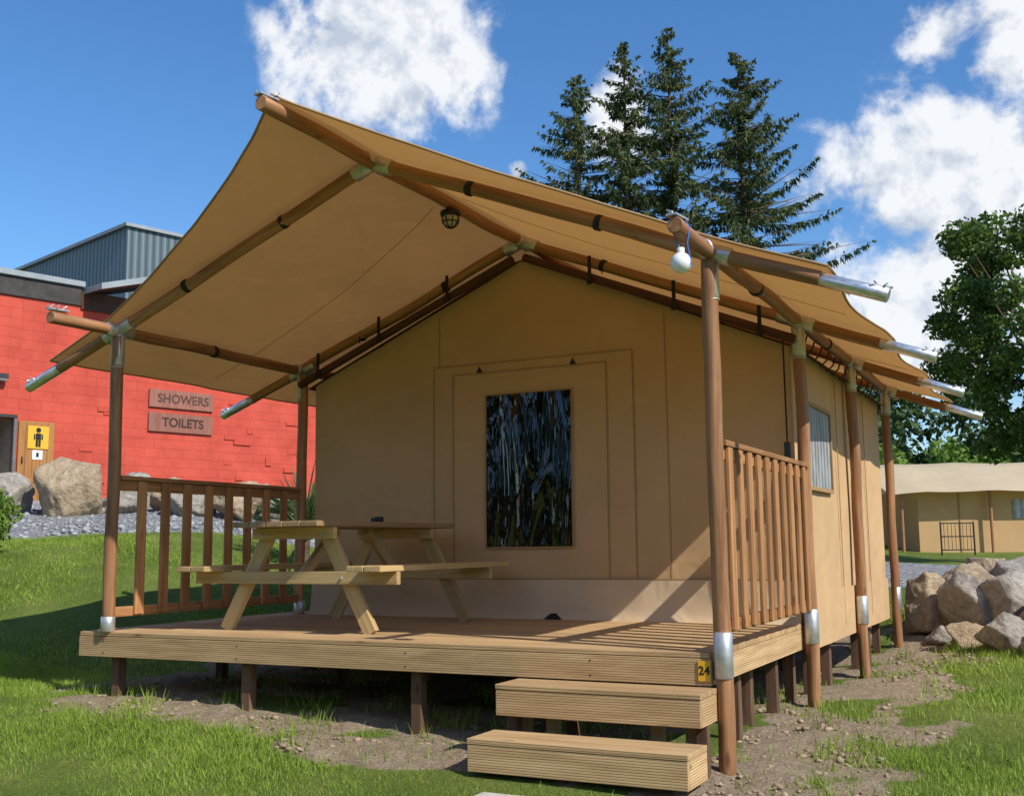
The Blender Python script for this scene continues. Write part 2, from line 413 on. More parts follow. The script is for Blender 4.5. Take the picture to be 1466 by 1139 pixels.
pole('ridge_beam',(XC,-1.12,HR),(XC,ytip,HR),.044,M_post,tent,wob=.02)
for sx in (0,-W):
    pole('eave_beam',(sx,-.60,HE),(sx,ytip,HE),.042,M_post,tent,wob=.02)
    for yy in (1.0,3.2,5.2): pole('eave_strap',(sx,yy-.022,HE),(sx,yy+.022,HE),.0475,M_black,tent)
for p in ((XC,-1.08,HR),(0,-.56,HE),(-W,-.56,HE)):
    P=Vector(p)
    box('beam_tip_bracket',P+Vector((-.01,-.05,.052)),P+Vector((.01,.09,.052)),.06,.012,M_galv,tent,bev=.002)
    for k in range(4):
        a=random.uniform(-.05,.05);b_=random.uniform(-.05,.05)
        pole('beam_tip_wire',P+Vector((a,-.05+.03*k,.06)),P+Vector((b_,-.02+.03*k,.085)),.006,M_galv,tent,segs=6)
for sg in (-1,1):
    a=Vector((XC+sg*.05,2.10,HR-.15));b_=Vector((XC+sg*2.2,2.10,HE-.14))
    pole('inner_rafter',a,b_,.034,M_brown,tent)
    d=(b_-a).normalized()
    for t in (.28,.6,.9):
        p=a+d*2.3*t
        box('inner_strap',p+Vector((0,-.05,-.05)),p+Vector((0,-.05,.17)),.03,.004,M_black,tent,up=(0,1,0),bev=.001)
        box('inner_strap_buckle',p+Vector((0,-.055,-.06)),p+Vector((0,-.055,-.02)),.045,.012,M_black,tent,up=(0,1,0),bev=.002)
# roof canvas
nu,nv=113,140
u=np.linspace(-1,1,nu);HALF=W/2+.64
PX=XC+u*HALF
P=np.zeros((nu,nv,3))
tt=np.linspace(0,1,nv)
for i,xx in enumerate(PX):
    a=abs(xx-XC)
    y0=np.interp(a,[0,.3,.6,1.1,1.65,W/2,2.5,HALF],[-1.02,-.82,-.66,-.44,-.25,-.10,-.07,-.05])
    s=a/(W/2)
    y1=np.interp(a,[0,W/2,HALF],[7.0,6.6,6.35])
    yy=y0+(y1-y0)*tt
    base=rz(xx)+.072
    ph=np.zeros_like(yy)
    for y_a,y_b in ((0,DY[1]),(DY[1],DY[2]),(DY[2],DY[3])):
        mk=(yy>=y_a)&(yy<=y_b);ph[mk]=np.sin(math.pi*(yy[mk]-y_a)/(y_b-y_a))**2
    sag=.034*math.sin(math.pi*min(s,1))+.01*max(0,s-1)/.29
    pull=.07*max(0,s-1)/.29
    P[i,:,0]=xx-np.sign(xx-XC)*pull*ph
    P[i,:,1]=yy
    P[i,:,2]=base-sag*ph+.012*math.exp(-(a/.05)**2)
for i in range(nu):
    for j in range(nv):
        P[i,j,2]+=.009*mnoise.noise((P[i,j,0]*1.8,P[i,j,1]*1.2,1))+.003*mnoise.noise((P[i,j,0]*1.6,P[i,j,1]*4.5,4))
roof=grid('roof_canvas',P,M_roof,tent)
def tube_path(name,pts,r,mat,parent,res=6):
    cu=bpy.data.curves.new(name,'CURVE');cu.dimensions='3D';sp=cu.splines.new('POLY');sp.points.add(len(pts)-1)
    for q,p in zip(sp.points,pts): q.co=(*p,1)
    cu.bevel_depth=r;cu.bevel_resolution=3;cu.use_fill_caps=True
    cu.materials.append(mat);ob=bpy.data.objects.new(name,cu)
    coll.objects.link(ob);dg=bpy.context.evaluated_depsgraph_get();me=bpy.data.meshes.new_from_object(ob.evaluated_get(dg))
    coll.objects.unlink(ob);o2=bpy.data.objects.new(name,me)
    me.polygons.foreach_set('use_smooth',np.ones(len(me.polygons),dtype=bool))
    return link(o2,parent)
tube_path('front_hem',[tuple(P[i,0]) for i in range(nu)],.008,M_seam,tent)
tube_path('eave_hem',[tuple(P[0,j]) for j in range(nv)],.008,M_seam,tent)
tube_path('eave_hem',[tuple(P[-1,j]) for j in range(nv)],.008,M_seam,tent)
for j in (34,62,90):
    for lo,hi in ((3,nu//2-2),(nu//2+2,nu-3)):
        tube_path('roof_seam',[(P[i,j,0],P[i,j,1],P[i,j,2]-.000) for i in range(lo,hi)],.003,M_roof,tent)
# inner tent walls
XL,XR=-4.30,-.075;YF,YB=2.19,6.12
def top(x): return 2.90-abs(x-XC)*.43
def wallgrid(name,x0,x1,z0,z1f,y,mat,amp,seed,nx=90,nz=70,par=tent,pull=0):
    xs=np.linspace(x0,x1,nx);G=np.zeros((nx,nz,3))
    for i,xx in enumerate(xs):
        zt=z1f(xx) if callable(z1f) else z1f
        for j,t in enumerate(np.linspace(0,1,nz)):
            z=z0+(zt-z0)*t
            w=mnoise.noise((xx*1.3,z*.7,1.))*.018+mnoise.noise((xx*3.2,z*.9,4.))*.005
            w+=mnoise.noise((xx*4,z*1.2,seed+3))*amp
            G[i,j]=(xx,y-w-pull*math.exp(-z/.06),z)
    return grid(name,G,mat,par)
wallgrid('gable_wall',XL,XR,0.0,top,YF,M_wall,.0,1.)
wallgrid('door_surround',-3.07,-1.28,.0,2.07,YF-.005,M_wall,.001,5.,60,70)
wallgrid('door_flap',-2.88,-1.50,.0,1.99,YF-.010,M_wall,.001,8.,60,70)
def zseam(x0,x1,z0,z1,off):
    return wallgrid('seam',x0,x1,z0,z1,YF-off,M_seam,0,0,max(2,int((x1-x0)/.05)+2),max(2,int((z1-z0)/.05)+2))
for xx,z1 in ((-3.07,2.07),(-1.288,2.07)): zseam(xx,xx+.008,.31,z1,.009)
for xx,z1 in ((-2.88,1.99),(-1.508,1.99)): zseam(xx,xx+.008,.0,z1,.014)
zseam(-3.07,-1.28,2.062,2.07,.009);zseam(-2.88,-1.5,1.983,1.99,.014)
wallgrid('skirt',XL-.01,XR+.01,.0,.31,YF-.024,M_skirt,.007,12.,160,16,pull=.04)
wallgrid('skirt_seam',XL-.01,XR+.01,.304,.312,YF-.026,M_seam,.007,12.,160,2)
for xx in (-3.02,-1.02): wallgrid('wall_panel_seam',xx,xx+.008,.31,top(xx)-.05,YF-.004,M_seam,0,1.,3,50)
for xx in (-2.61,-1.77):
    mesh_np('toggle_triangle',[(xx-.03,YF-.045,1.985),(xx+.03,YF-.045,1.985),(xx,YF-.045,2.04)],[(0,1,2)],M_black,tent)
mesh_np('cable_hole',[(-2.02,YF-.13,.005),(-1.86,YF-.13,.005),(-1.91,YF-.128,.055),(-1.96,YF-.128,.05)],[(0,1,2,3)],M_black,tent)
# clear window: thin glossy pvc hanging in vertical folds
m,nt,b=newmat('window_pvc');v,_=coords(nt,(1,1,.22))
n1=noise(nt,v,4.2,2,.45,1.6);n2=noise(nt,v,13,1,.5,.8)
b.inputs['Base Color'].default_value=(.006,.006,.005,1);b.inputs['Roughness'].default_value=.03;b.inputs['IOR'].default_value=1.65
bump(nt,b,mixf(nt,n1,n2,.10),.9,.085);M_pvc=m
wallgrid('window',-2.56,-1.80,.56,1.79,YF-.024,M_pvc,.008,20.,60,80)
def flatseam(x0,x1,z0,z1): return wallgrid('window_trim',x0,x1,z0,z1,YF-.032,M_seam,0,0,max(2,int((x1-x0)/.05)+2),max(2,int((z1-z0)/.05)+2))
flatseam(-2.572,-2.56,.548,1.80);flatseam(-1.80,-1.788,.548,1.80);flatseam(-2.56,-1.80,.548,.56);flatseam(-2.56,-1.80,1.79,1.80)
def sidewall(name,x,y0,y1,z0,z1,mat,amp,seed,out=1):
    ys=np.linspace(y0,y1,90);G=np.zeros((90,50,3))
    for i,yy in enumerate(ys):
        for j,t in enumerate(np.linspace(0,1,50)):
            z=z0+(z1-z0)*t;w=mnoise.noise((yy*1.7,z*.7,seed))*amp+mnoise.noise((yy*6,z*1.2,seed))*amp*.4
            G[i,j]=(x+out*w,yy,z)
    return grid(name,G,mat,tent)
sidewall('side_wall',XR,YF,YB,-.16,1.99,M_wall,.014,3.)
sidewall('side_wall',XL,YF,YB,0,1.99,M_wall,.014,4.,-1)
wallgrid('back_wall',XL,XR,0,top,YB,M_wall,.01,33.,40,40)
sidewall('side_skirt',XR+.02,YF,YB,-.2,.2,M_wall,.010,9.)
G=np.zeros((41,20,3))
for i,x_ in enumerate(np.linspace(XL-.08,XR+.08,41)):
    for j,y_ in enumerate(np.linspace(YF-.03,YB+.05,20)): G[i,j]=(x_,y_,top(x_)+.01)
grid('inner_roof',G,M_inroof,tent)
m,nt,b=newmat('mesh_window');v,_=coords(nt)
sx=N(nt,'ShaderNodeSeparateXYZ');nt.links.new(v,sx.inputs[0])
s=math_(nt,'SINE',math_(nt,'MULTIPLY',sx.outputs[1],55))
nt.links.new(ramp(nt,math_(nt,'ADD',math_(nt,'MULTIPLY',s,.25),noise(nt,v,6,4)),[(.2,(.17,.18,.19)),(.8,(.44,.45,.46))]),b.inputs['Base Color']);b.inputs['Roughness'].default_value=.35;M_mesh=m
y0,y1=2.55,3.42
sidewall('side_window',XR+.02,y0,y1,.98,1.60,M_mesh,.006,3.)
for yy in (y0,y1): box('side_window_trim',(XR+.03,yy,.97),(XR+.03,yy,1.61),.012,.03,M_seam,tent,up=(0,1,0),bev=.002)
for z in (.97,1.61): box('side_window_trim',(XR+.03,y0,z),(XR+.03,y1,z),.012,.03,M_seam,tent,bev=.002)
for yy in (3.75,5.1): box('side_seam',(XR+.017,yy,-.1),(XR+.017,yy,1.98),.006,.012,M_seam,tent,up=(0,1,0),bev=.001)
for k in range(13):
    y=2.4+k*.28+random.uniform(-.05,.05)
    tube_path('side_lace',[(XR+.0,y,1.98),(XR+.05,y+.03,2.03),(-.01,y+.06,2.10)],.007,M_black,tent)
box('hanging_strap',(-.08,2.02,2.0),(-.08,2.02,1.05),.012,.006,M_black,tent,bev=.001)
box('hanging_strap_block',(-.08,2.02,1.1),(-.08,2.02,1.27),.045,.03,M_black,tent,bev=.004)
# bulkhead lamp
lamp=empty('bulkhead_lamp',(XC,1.0,HR-.1))
M_glass=plain('frosted_glass',(.55,.52,.42),.2,.5,.05)
lx,ly,lz=XC,1.0,HR-.05
pole('lamp_base',(lx,ly,lz),(lx,ly,lz-.04),.075,M_black,lamp)
def sphere(name,r,mat,par,loc,sz=1):
    bm=bmesh.new();bmesh.ops.create_uvsphere(bm,u_segments=24,v_segments=16,radius=r)
    for v_ in bm.verts: v_.co.z*=sz
    me=bpy.data.meshes.new(name);bm.to_mesh(me);bm.free();me.materials.append(mat)
    for p_ in me.polygons:p_.use_smooth=True
    o=link(bpy.data.objects.new(name,me),par);o.matrix_basis=Matrix.Translation(loc);return o
sphere('lamp_glass',.055,M_glass,lamp,(lx,ly,lz-.06),1.15)
for k in range(4):
    a=k*math.pi/4
    tube_path('lamp_cage',[(lx+.066*math.cos(a)*math.cos(t),ly+.066*math.sin(a)*math.cos(t),lz-.05-.08*math.sin(t)) for t in np.linspace(0,math.pi,13)],.004,M_black,lamp)
tube_path('lamp_cage_ring',[(lx+.06*math.cos(t),ly+.06*math.sin(t),lz-.085) for t in np.linspace(0,2*math.pi,25)],.004,M_black,lamp)
bulb=empty('hanging_bulb',(0,-.5,1.95))
M_white=plain('white_globe',(.85,.86,.88),.25,.5,.03);M_blue=plain('blue_cord',(.03,.17,.6),.6)
bx,by,bz=.0,-.50,1.975
sphere('globe',.054,M_white,bulb,(bx,by,bz))
pole('bulb_cap',(bx,by,bz+.045),(bx,by,bz+.078),.02,M_white,bulb,segs=12)
tube_path('bulb_cord',[(bx,by,bz+.07),(bx-.02,by,bz+.11),(bx-.045,by,HE+.01),(bx-.02,by,HE+.047),(bx+.03,by,HE+.045),(bx+.05,by,HE),(bx+.035,by,bz+.1),(bx+.06,by-.01,bz-.03)],.0035,M_blue,bulb)

# ------------------------------------------------------------------ deck
deck=empty('wooden_deck',(XC,1,-.1))
DXL,DXR=-4.69,-.065
y=-.012
while y<2.5:
    cuboid('deck_board',(DXL+random.uniform(0,.006),y,-.028),(DXR-random.uniform(0,.006),y+.138,0),M_deck,deck,bev=.003);y+=.143
cuboid('deck_floor',(DXL,2.5,-.028),(-.13,6.2,-.005),M_deck,deck)
cuboid('fascia_front',(DXL,-.014,-.170),(DXR,.012,-.031),M_deck,deck,bev=.004)
cuboid('fascia_right',(DXR-.028,.014,-.170),(DXR-.002,2.2,-.031),M_deck,deck,bev=.004,axis=1)
cuboid('fascia_left',(DXL+.002,.014,-.170),(DXL+.028,6.2,-.031),M_deck,deck,bev=.004,axis=1)
cuboid('fascia_back_right',(-.16,2.2,-.170),(-.13,6.2,-.031),M_deck,deck,axis=1)
for yy in (.3,1.1,1.9,2.9,3.9,4.9,5.9): cuboid('joist',(DXL+.05,yy,-.168),(-.17,yy+.05,-.03),M_newwood,deck)
for xx in (-4.4,-3.23,-1.92,-.9,-.2):
    for yy in (.09,1.15,2.3,3.6,4.9,6.1):
        z=g1(xx,yy)-.1
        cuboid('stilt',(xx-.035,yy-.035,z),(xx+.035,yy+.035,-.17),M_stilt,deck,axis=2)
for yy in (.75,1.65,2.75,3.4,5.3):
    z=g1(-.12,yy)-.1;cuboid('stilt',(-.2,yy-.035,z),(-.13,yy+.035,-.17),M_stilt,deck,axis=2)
for xx in (-4.45,-3.25,-1.95,-.75):
    for zz in (-.06,-.14): pole('screw',(xx,-.013,zz),(xx,-.0165,zz),.005,M_black,deck,segs=8)
def text(name,s,size,loc,rot,mat,parent,ext=.002,bold=0,align='CENTER'):
    cu=bpy.data.curves.new(name,'FONT');cu.body=s;cu.size=size;cu.extrude=ext;cu.align_x=align;cu.align_y='CENTER';cu.offset=bold
    ob=bpy.data.objects.new(name,cu);coll.objects.link(ob);dg=bpy.context.evaluated_depsgraph_get()
    me=bpy.data.meshes.new_from_object(ob.evaluated_get(dg));coll.objects.unlink(ob)
    me.materials.clear();me.materials.append(mat);o=bpy.data.objects.new(name,me);link(o,parent)
    o.matrix_basis=Matrix.Translation(loc)@rot;return o
plate=empty('pitch_number_plate',(-.1,-.02,-.09))
M_yel=plain('yellow_plate',(.75,.42,.03),.5,.4,.1);M_bluep=plain('blue_plate',(.05,.12,.35),.4)
RX90=Matrix.Rotation(math.pi/2,4,'X')
cuboid('plate',(-.135,-.021,-.145),(-.068,-.0165,-.04),M_yel,plate,bev=.001)
text('number','24',.062,(-.101,-.0225,-.092),RX90,M_black,plate,.0008,.001)
plate2=empty('blue_number_plate',(-.06,.08,-.09))
cuboid('plate',(-.066,.02,-.14),(-.061,.075,-.05),M_bluep,plate2,bev=.001,axis=1)
text('number','5',.07,(-.0595,.048,-.096),Matrix.Rotation(math.pi/2,4,'Z')@RX90,M_white,plate2,.0006,.001)
# ------------------------------------------------------------------ steps
steps=empty('wooden_steps',(-.6,-.3,-.5))
for (ya,yb,zt,x0,x1) in ((-.31,-.02,-.175,-1.19,-.035),(-.61,-.30,-.415,-1.20,-.01)):
    for q in range(2):
        w=(yb-ya)/2
        cuboid('tread',(x0,ya+q*w+.002,zt-.028),(x1,ya+(q+1)*w-.002,zt),M_deck,steps)
    cuboid('riser_board',(x0+.003,ya+.004,zt-.165),(x1-.003,ya+.030,zt-.0305),M_deck,steps)
    cuboid('side_board',(x1-.028,ya+.032,zt-.165),(x1-.002,yb,zt-.0305),M_deck,steps,axis=1)
    cuboid('side_board',(x0+.002,ya+.032,zt-.165),(x0+.028,yb,zt-.0305),M_deck,steps,axis=1)
for xx in (-1.10,-.93,-.33,-.14):
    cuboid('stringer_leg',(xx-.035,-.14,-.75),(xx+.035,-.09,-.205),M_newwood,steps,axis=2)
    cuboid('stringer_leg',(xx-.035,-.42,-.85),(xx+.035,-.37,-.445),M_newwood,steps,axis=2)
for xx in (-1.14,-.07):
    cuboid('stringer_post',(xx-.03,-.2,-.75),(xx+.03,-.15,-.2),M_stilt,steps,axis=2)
slab=empty('paving_slab',(-.85,-.95,-.7))
zz=g1(-.7,-1.05)
cuboid('slab',(-1.0,-1.25,zz-.03),(-.45,-.80,zz+.055),plain('concrete_slab',(.5,.46,.40),.9,.2,.2,12,.004),slab,bev=.01)
# ------------------------------------------------------------------ railings
def railing(name,x,y0,y1,n,z0,z1,start,pitch,mat):
    r=empty(name,(x,(y0+y1)/2,0))
    cuboid('handrail',(x-.045,y0,z1-.03),(x+.045,y1,z1),mat,r,axis=1)
    cuboid('top_rail',(x-.020,y0,z1-.105),(x+.020,y1,z1-.033),mat,r,axis=1)
    cuboid('bottom_rail',(x-.020,y0,z0),(x+.020,y1,z0+.07),mat,r,axis=1)
    for k in range(n):
        yy=start+pitch*k+random.uniform(-.004,.004)
        cuboid('slat',(x+.022,yy-.042,z0+.012),(x+.042,yy+.042,z1-.035),mat,r,axis=2)
    return r
railing('wooden_railing',-W,.045,2.11,8,.10,1.10,.25,.233,M_rail)
railing('wooden_railing',.0,.045,2.11,10,.10,1.12,.135,.203,M_rail)
# ------------------------------------------------------------------ picnic table
tb=empty('picnic_table',(-3.14,1.1,0));TX=-3.14
for k in range(5): cuboid('top_plank',(TX-.36+k*.146,.20,.712),(TX-.36+k*.146+.138,2.0,.75),M_tabletop,tb,axis=1,bev=.006)
for s in (-1,1):
    for k in range(2):
        xa=TX+s*(.60+k*.135) if s>0 else TX-(.60+k*.135)-.128
        cuboid('bench_plank',(xa,.20,.412),(xa+.128,2.0,.45),M_table,tb,axis=1,bev=.006)
for yy in (.47,1.75):
    for s in (-1,1):
        box('leg',(TX+s*.62,yy,-.0),(TX+s*.23,yy,.70),.045,.10,M_table,tb,up=(s,0,.5) ,bev=.004)
    cuboid('bench_support',(TX-.86,yy-.070,.325),(TX+.86,yy-.026,.410),M_table,tb)
    cuboid('top_support',(TX-.35,yy-.070,.632),(TX+.35,yy-.026,.710),M_table,tb)
    for s in (-1,1):
        for (dx,zz) in ((.42,.365),(.26,.66)): pole('bolt',(TX+s*dx,yy-.069,zz),(TX+s*dx,yy-.080,zz),.010,M_galv,tb,segs=10)
for yy,y2 in ((.50,.92),(1.72,1.30)): box('brace',(TX,yy,.36),(TX,y2,.70),.045,.07,M_table,tb)
ash=empty('ashtray',(-3.05,1.35,.75))
pole('cup',(-3.06,1.35,.751),(-3.06,1.35,.80),.035,M_black,ash);pole('cup',(-3.13,1.40,.751),(-3.13,1.40,.795),.03,M_black,ash)

# ------------------------------------------------------------------ boulders
def rockmat(name,c1,c2,c3):
    m,nt,b=newmat(name);v,_=coords(nt,rnd=True)
    n1=noise(nt,v,2.5,6,.65,.5);n2=noise(nt,v,14,6,.7)
    nt.links.new(ramp(nt,mixf(nt,n1,n2,.45),[(.33,c1),(.5,c2),(.66,c3)]),b.inputs['Base Color']);b.inputs['Roughness'].default_value=.9
    bump(nt,b,mixf(nt,n1,n2,.6),1.0,.09);return m
M_rtan=rockmat('tan_rock',(.20,.13,.08),(.44,.33,.21),(.56,.46,.33))
M_rgrey=rockmat('grey_rock',(.14,.12,.10),(.36,.32,.27),(.54,.50,.44))
def boulder(x,y,sx,sy,sz,mat,seed,lean=0,z=None):
    rs=np.random.default_rng(seed)
    bm=bmesh.new();bmesh.ops.create_icosphere(bm,subdivisions=5,radius=1)
    pn=rs.normal(size=(13,3));pn/=np.linalg.norm(pn,axis=1)[:,None];pd=rs.uniform(.55,.9,13)
    for v in bm.verts:
        d=np.array(v.co[:]);dt=pn@d
        r=min(1.05,min((pd[k]/dt[k] for k in range(13) if dt[k]>.15),default=1.05))
        q=d*r;nn=mnoise.noise(Vector(q*2.2)+Vector((seed,0,0)))*.09+mnoise.noise(Vector(q*7)+Vector((seed,0,0)))*.04
        nn-=.05*max(0,1-abs(mnoise.noise(Vector(q*3.1)+Vector((0,seed,0))))*14)
        q=q*(1+nn);q[0]+=lean*q[2]
        v.co=Vector((q[0]*sx,q[1]*sy,q[2]*sz))
    me=bpy.data.meshes.new('boulder');bm.to_mesh(me);bm.free();me.materials.append(mat)
    for p in me.polygons:p.use_smooth=True
    zz=g1(x,y) if z is None else z
    ob=bpy.data.objects.new('boulder',me);link(ob);ob.location=(x,y,zz+sz*.45);ob.rotation_euler=(0,0,rs.uniform(0,6))
    return ob
boulder(-12.1,6.35,.55,.52,.70,M_rtan,3)
boulder(-13.0,5.95,.42,.4,.42,M_rgrey,5)
boulder(-13.7,5.7,.5,.4,.3,M_rtan,8)
for k,(x_,y_,s_) in enumerate(((-11.2,7.6,.45),(-10.6,7.3,.42),(-9.9,7.7,.5),(-9.2,7.9,.45),(-8.6,8.3,.5),(-10.2,8.6,.5),(-7.9,8.6,.45),(-12.4,7.9,.5),(-7.3,9.0,.5),(-11.6,6.9,.3))):
    boulder(x_,y_,s_,s_*.85,s_*.8,(M_rtan,M_rgrey)[k%2],20+k)
for k,(x_,y_,a_,b2,c_) in enumerate(((.28,6.75,.36,.32,.42),(.66,6.5,.44,.36,.40),(1.12,6.35,.50,.42,.42),(1.5,5.9,.44,.40,.38),(1.05,5.6,.28,.26,.26),(1.75,5.4,.45,.4,.36),(.62,7.3,.45,.4,.40),(1.2,7.2,.5,.45,.42),(2.1,6.4,.55,.5,.5),(.66,5.95,.2,.18,.18),(.42,6.2,.15,.13,.12),(1.35,5.1,.18,.15,.14))):
    boulder(x_,y_,a_,b2,c_,(M_rtan,M_rgrey,M_rgrey)[k%3],50+k)
boulder(.45,12.2,.36,.28,.26,M_rtan,90)
# ------------------------------------------------------------------ red building
bld=empty('red_block_building',(-18.46,10.95,1.6))
S=Vector((.277,.961,0)).normalized();Nn=Vector((S.y,-S.x,0))
B0=Vector((-18.46,10.95,0))
def bp_(s,n,z): return B0+S*s+Nn*n+Vector((0,0,z))
RB=Matrix((S,Nn*-1,Vector((0,0,1)))).transposed().to_4x4()
def bbox(name,s0,s1,n0,n1,z0,z1,mat,parent=bld,bev=.01):
    me=bpy.data.meshes.new(name);bm=bmesh.new();bmesh.ops.create_cube(bm,size=1)
    for v in bm.verts: v.co=Vector(((v.co.x+.5)*(s1-s0),(v.co.y+.5)*(n1-n0),(v.co.z+.5)*(z1-z0)))
    if bev: bmesh.ops.bevel(bm,geom=bm.edges[:],offset=bev,segments=1,affect='EDGES')
    bm.to_mesh(me);bm.free();me.materials.append(mat)
    o=link(bpy.data.objects.new(name,me),parent)
    M=RB.copy();M.translation=bp_(s0,-n0,z0);o.matrix_basis=M;return o
m,nt,b=newmat('red_painted_block');v,tc=coords(nt)
sx=N(nt,'ShaderNodeSeparateXYZ');nt.links.new(tc.outputs['Object'],sx.inputs[0])
cb=N(nt,'ShaderNodeCombineXYZ');nt.links.new(sx.outputs[0],cb.inputs[0]);nt.links.new(sx.outputs[2],cb.inputs[1])
br=N(nt,'ShaderNodeTexBrick');nt.links.new(cb.outputs[0],br.inputs['Vector']);br.inputs['Scale'].default_value=1
br.inputs['Brick Width'].default_value=.5;br.inputs['Row Height'].default_value=.22;br.inputs['Mortar Size'].default_value=.006;br.inputs['Mortar Smooth'].default_value=.6
br.inputs['Color1'].default_value=(.56,.085,.055,1);br.inputs['Color2'].default_value=(.59,.095,.06,1);br.inputs['Mortar'].default_value=(.50,.075,.05,1)
n1=noise(nt,v,1.1,6,.65);n2=noise(nt,v,18,6,.7)
st=ramp(nt,n1,[(.3,(.74,.70,.70)),(.6,(1,1,1))])
nt.links.new(mixc(nt,1.0,br.outputs[0],st,'MULTIPLY'),b.inputs['Base Color']);b.inputs['Roughness'].default_value=.8;b.inputs['Specular IOR Level'].default_value=.2
bump(nt,b,math_(nt,'ADD',math_(nt,'MULTIPLY',br.outputs['Fac'],-.6),math_(nt,'MULTIPLY',n2,.6)),.6,.02)
M_red=m
bbox('facade_left',-10,-1.45,0,.3,1.2,6.1,M_red);bbox('facade_above_opening',-1.45,-.45,0,.3,3.42,6.1,M_red,bev=0)
bbox('facade_right',-.45,15,0,.3,1.2,6.1,M_red,bev=0)
M_int=plain('interior_wall',(.42,.36,.28),.8);M_dark=plain('dark_opening',(.05,.045,.043),.8)
M_frame=plain('grey_frame',(.16,.15,.14),.6)
bbox('interior_back',-1.5,-.4,1.2,1.25,1.2,3.5,M_int);bbox('interior_floor',-1.5,-.4,.3,1.2,1.2,1.6,M_int)
bbox('interior_side',-.449,-.40,.3,1.2,1.2,3.5,M_int);bbox('interior_ceiling',-1.5,-.4,.3,1.2,3.45,3.5,M_int)
bbox('opening_frame',-.52,-.45,-.02,.1,1.5,3.42,M_frame);bbox('opening_frame_top',-1.45,-.45,-.02,.1,3.42,3.5,M_dark)
bbox('door_leaf',-.43,.36,-.06,-.01,1.55,3.38,M_door)
for q in range(4): bbox('door_plank_groove',-.43+q*.16+.15,-.43+q*.16+.157,-.064,-.06,1.6,3.35,M_brown,bev=0)
bbox('door_crossbar',-.41,.34,-.075,-.065,2.05,2.15,M_door)
pole('door_handle',bp_(-.34,.075,2.45),bp_(-.34,.075,2.6),.015,M_black,bld,segs=8)
pict=empty('toilet_pictogram_sign',bp_(0,.07,3.0))
bbox('yellow_panel',-.24,.22,-.082,-.068,2.78,3.28,M_yel,pict,.004)
bm=bmesh.new();bmesh.ops.create_circle(bm,cap_ends=True,segments=20,radius=.055);me=bpy.data.meshes.new('figure_head');bm.to_mesh(me);bm.free();me.materials.append(M_black)
o=link(bpy.data.objects.new('figure_head',me),pict);M=RB@RX90;M.translation=bp_(-.01,.086,3.19);o.matrix_basis=M
for s0,s1,z0,z1 in ((-.07,.05,2.98,3.12),(-.11,-.08,2.98,3.10),(.06,.09,2.98,3.10),(-.065,-.015,2.82,2.975),(-.005,.045,2.82,2.975)):
    bbox('figure_part',s0,s1,-.087,-.083,z0,z1,M_black,pict,0)
note=empty('paper_notice',bp_(0,.07,2.6));bbox('sheet',-.12,.10,-.072,-.067,2.55,2.75,M_white,note,0)
bbox('printed_mark',-.04,.02,-.075,-.0725,2.6,2.7,M_black,note,0)
M_band=plain('dark_boards',(.07,.062,.06),.8,.2,.4,4);M_fas=plain('grey_fascia',(.30,.33,.345),.5,.4,.15,3)
bbox('parapet_boards',-10,.85,-.05,.25,6.10,6.52,M_band);bbox('parapet_cap',-10,.9,-.12,.4,6.53,6.66,M_fas)
bbox('roof_slab',-10,15,.35,12,6.0,6.5,M_band)
bbox('boards_right',.85,15,-.05,.25,6.02,6.45,M_brown)
Mcan=plain('canopy_soffit',(.13,.055,.03),.6,.3,.3,3)
cv=[bp_(.9,.9,6.36),bp_(9,.9,8.8),bp_(9,-1.3,8.8),bp_(.9,-1.3,6.42)]
def slabmesh(name,pts,th,mt,mb):
    vs=[tuple(p) for p in pts]+[tuple(p+Vector((0,0,th))) for p in pts]
    o=mesh_np(name,vs,[(3,2,1,0),(4,5,6,7),(0,1,5,4),(1,2,6,5),(2,3,7,6),(3,0,4,7)],mb,bld);o.data.materials.append(mt)
    for i in range(1,6):o.data.polygons[i].material_index=1
    return o
slabmesh('canopy_roof',cv,.14,M_fas,Mcan)
m,nt,b=newmat('corrugated_cladding');v,tc=coords(nt);sx=N(nt,'ShaderNodeSeparateXYZ');nt.links.new(tc.outputs['Object'],sx.inputs[0])
s=math_(nt,'SINE',math_(nt,'MULTIPLY',math_(nt,'ADD',sx.outputs[0],sx.outputs[1]),28))
nt.links.new(ramp(nt,math_(nt,'MULTIPLY_ADD',s,.5,.5),[(.0,(.07,.095,.11)),(.5,(.15,.20,.22))]),b.inputs['Base Color']);b.inputs['Roughness'].default_value=.5;b.inputs['Metallic'].default_value=.2
bump(nt,b,s,.8,.03);M_cor=m
bbox('upper_storey',4.2,13,4.4,18,6.0,9.6,M_cor,bev=0);bbox('upper_storey_cap',4.1,13.1,4.3,18.1,9.6,9.7,M_fas,bev=0)
M_signb=wood('sign_board',(.22,.085,.06),(.36,.16,.11),.6,knots=False,streak=.3);M_let=plain('faded_letter',(.10,.05,.04),.7,.3,.3,20);M_let2=plain('dark_letter',(.05,.03,.025),.7,.3,.3,20)
for nm,tx,z0,z1,ml in (('showers_sign','SHOWERS',3.94,4.38,M_let),('toilets_sign','TOILETS',3.36,3.82,M_let2)):
    e=empty(nm,bp_(3.45,.05,(z0+z1)/2))
    bbox('board',2.60,4.32,-.06,-.02,z0,z1,M_signb,e,.008)
    o=text('lettering',tx,.30,bp_(3.5,.063,(z0+z1)/2),RB@RX90,ml,e,.004,.006)
bbox('window_frame',10.5,11.3,-.04,0,2.9,4.0,M_white)
for k in range(34):
    s0=random.uniform(.8,9);z0=1.8+random.random()**1.5*2.4;w=random.uniform(.15,.5);h_=random.uniform(.05,.22)
    bbox('render_patch',s0,s0+w,-random.uniform(.01,.04),.0,z0,z0+h_,M_red,bev=.004)
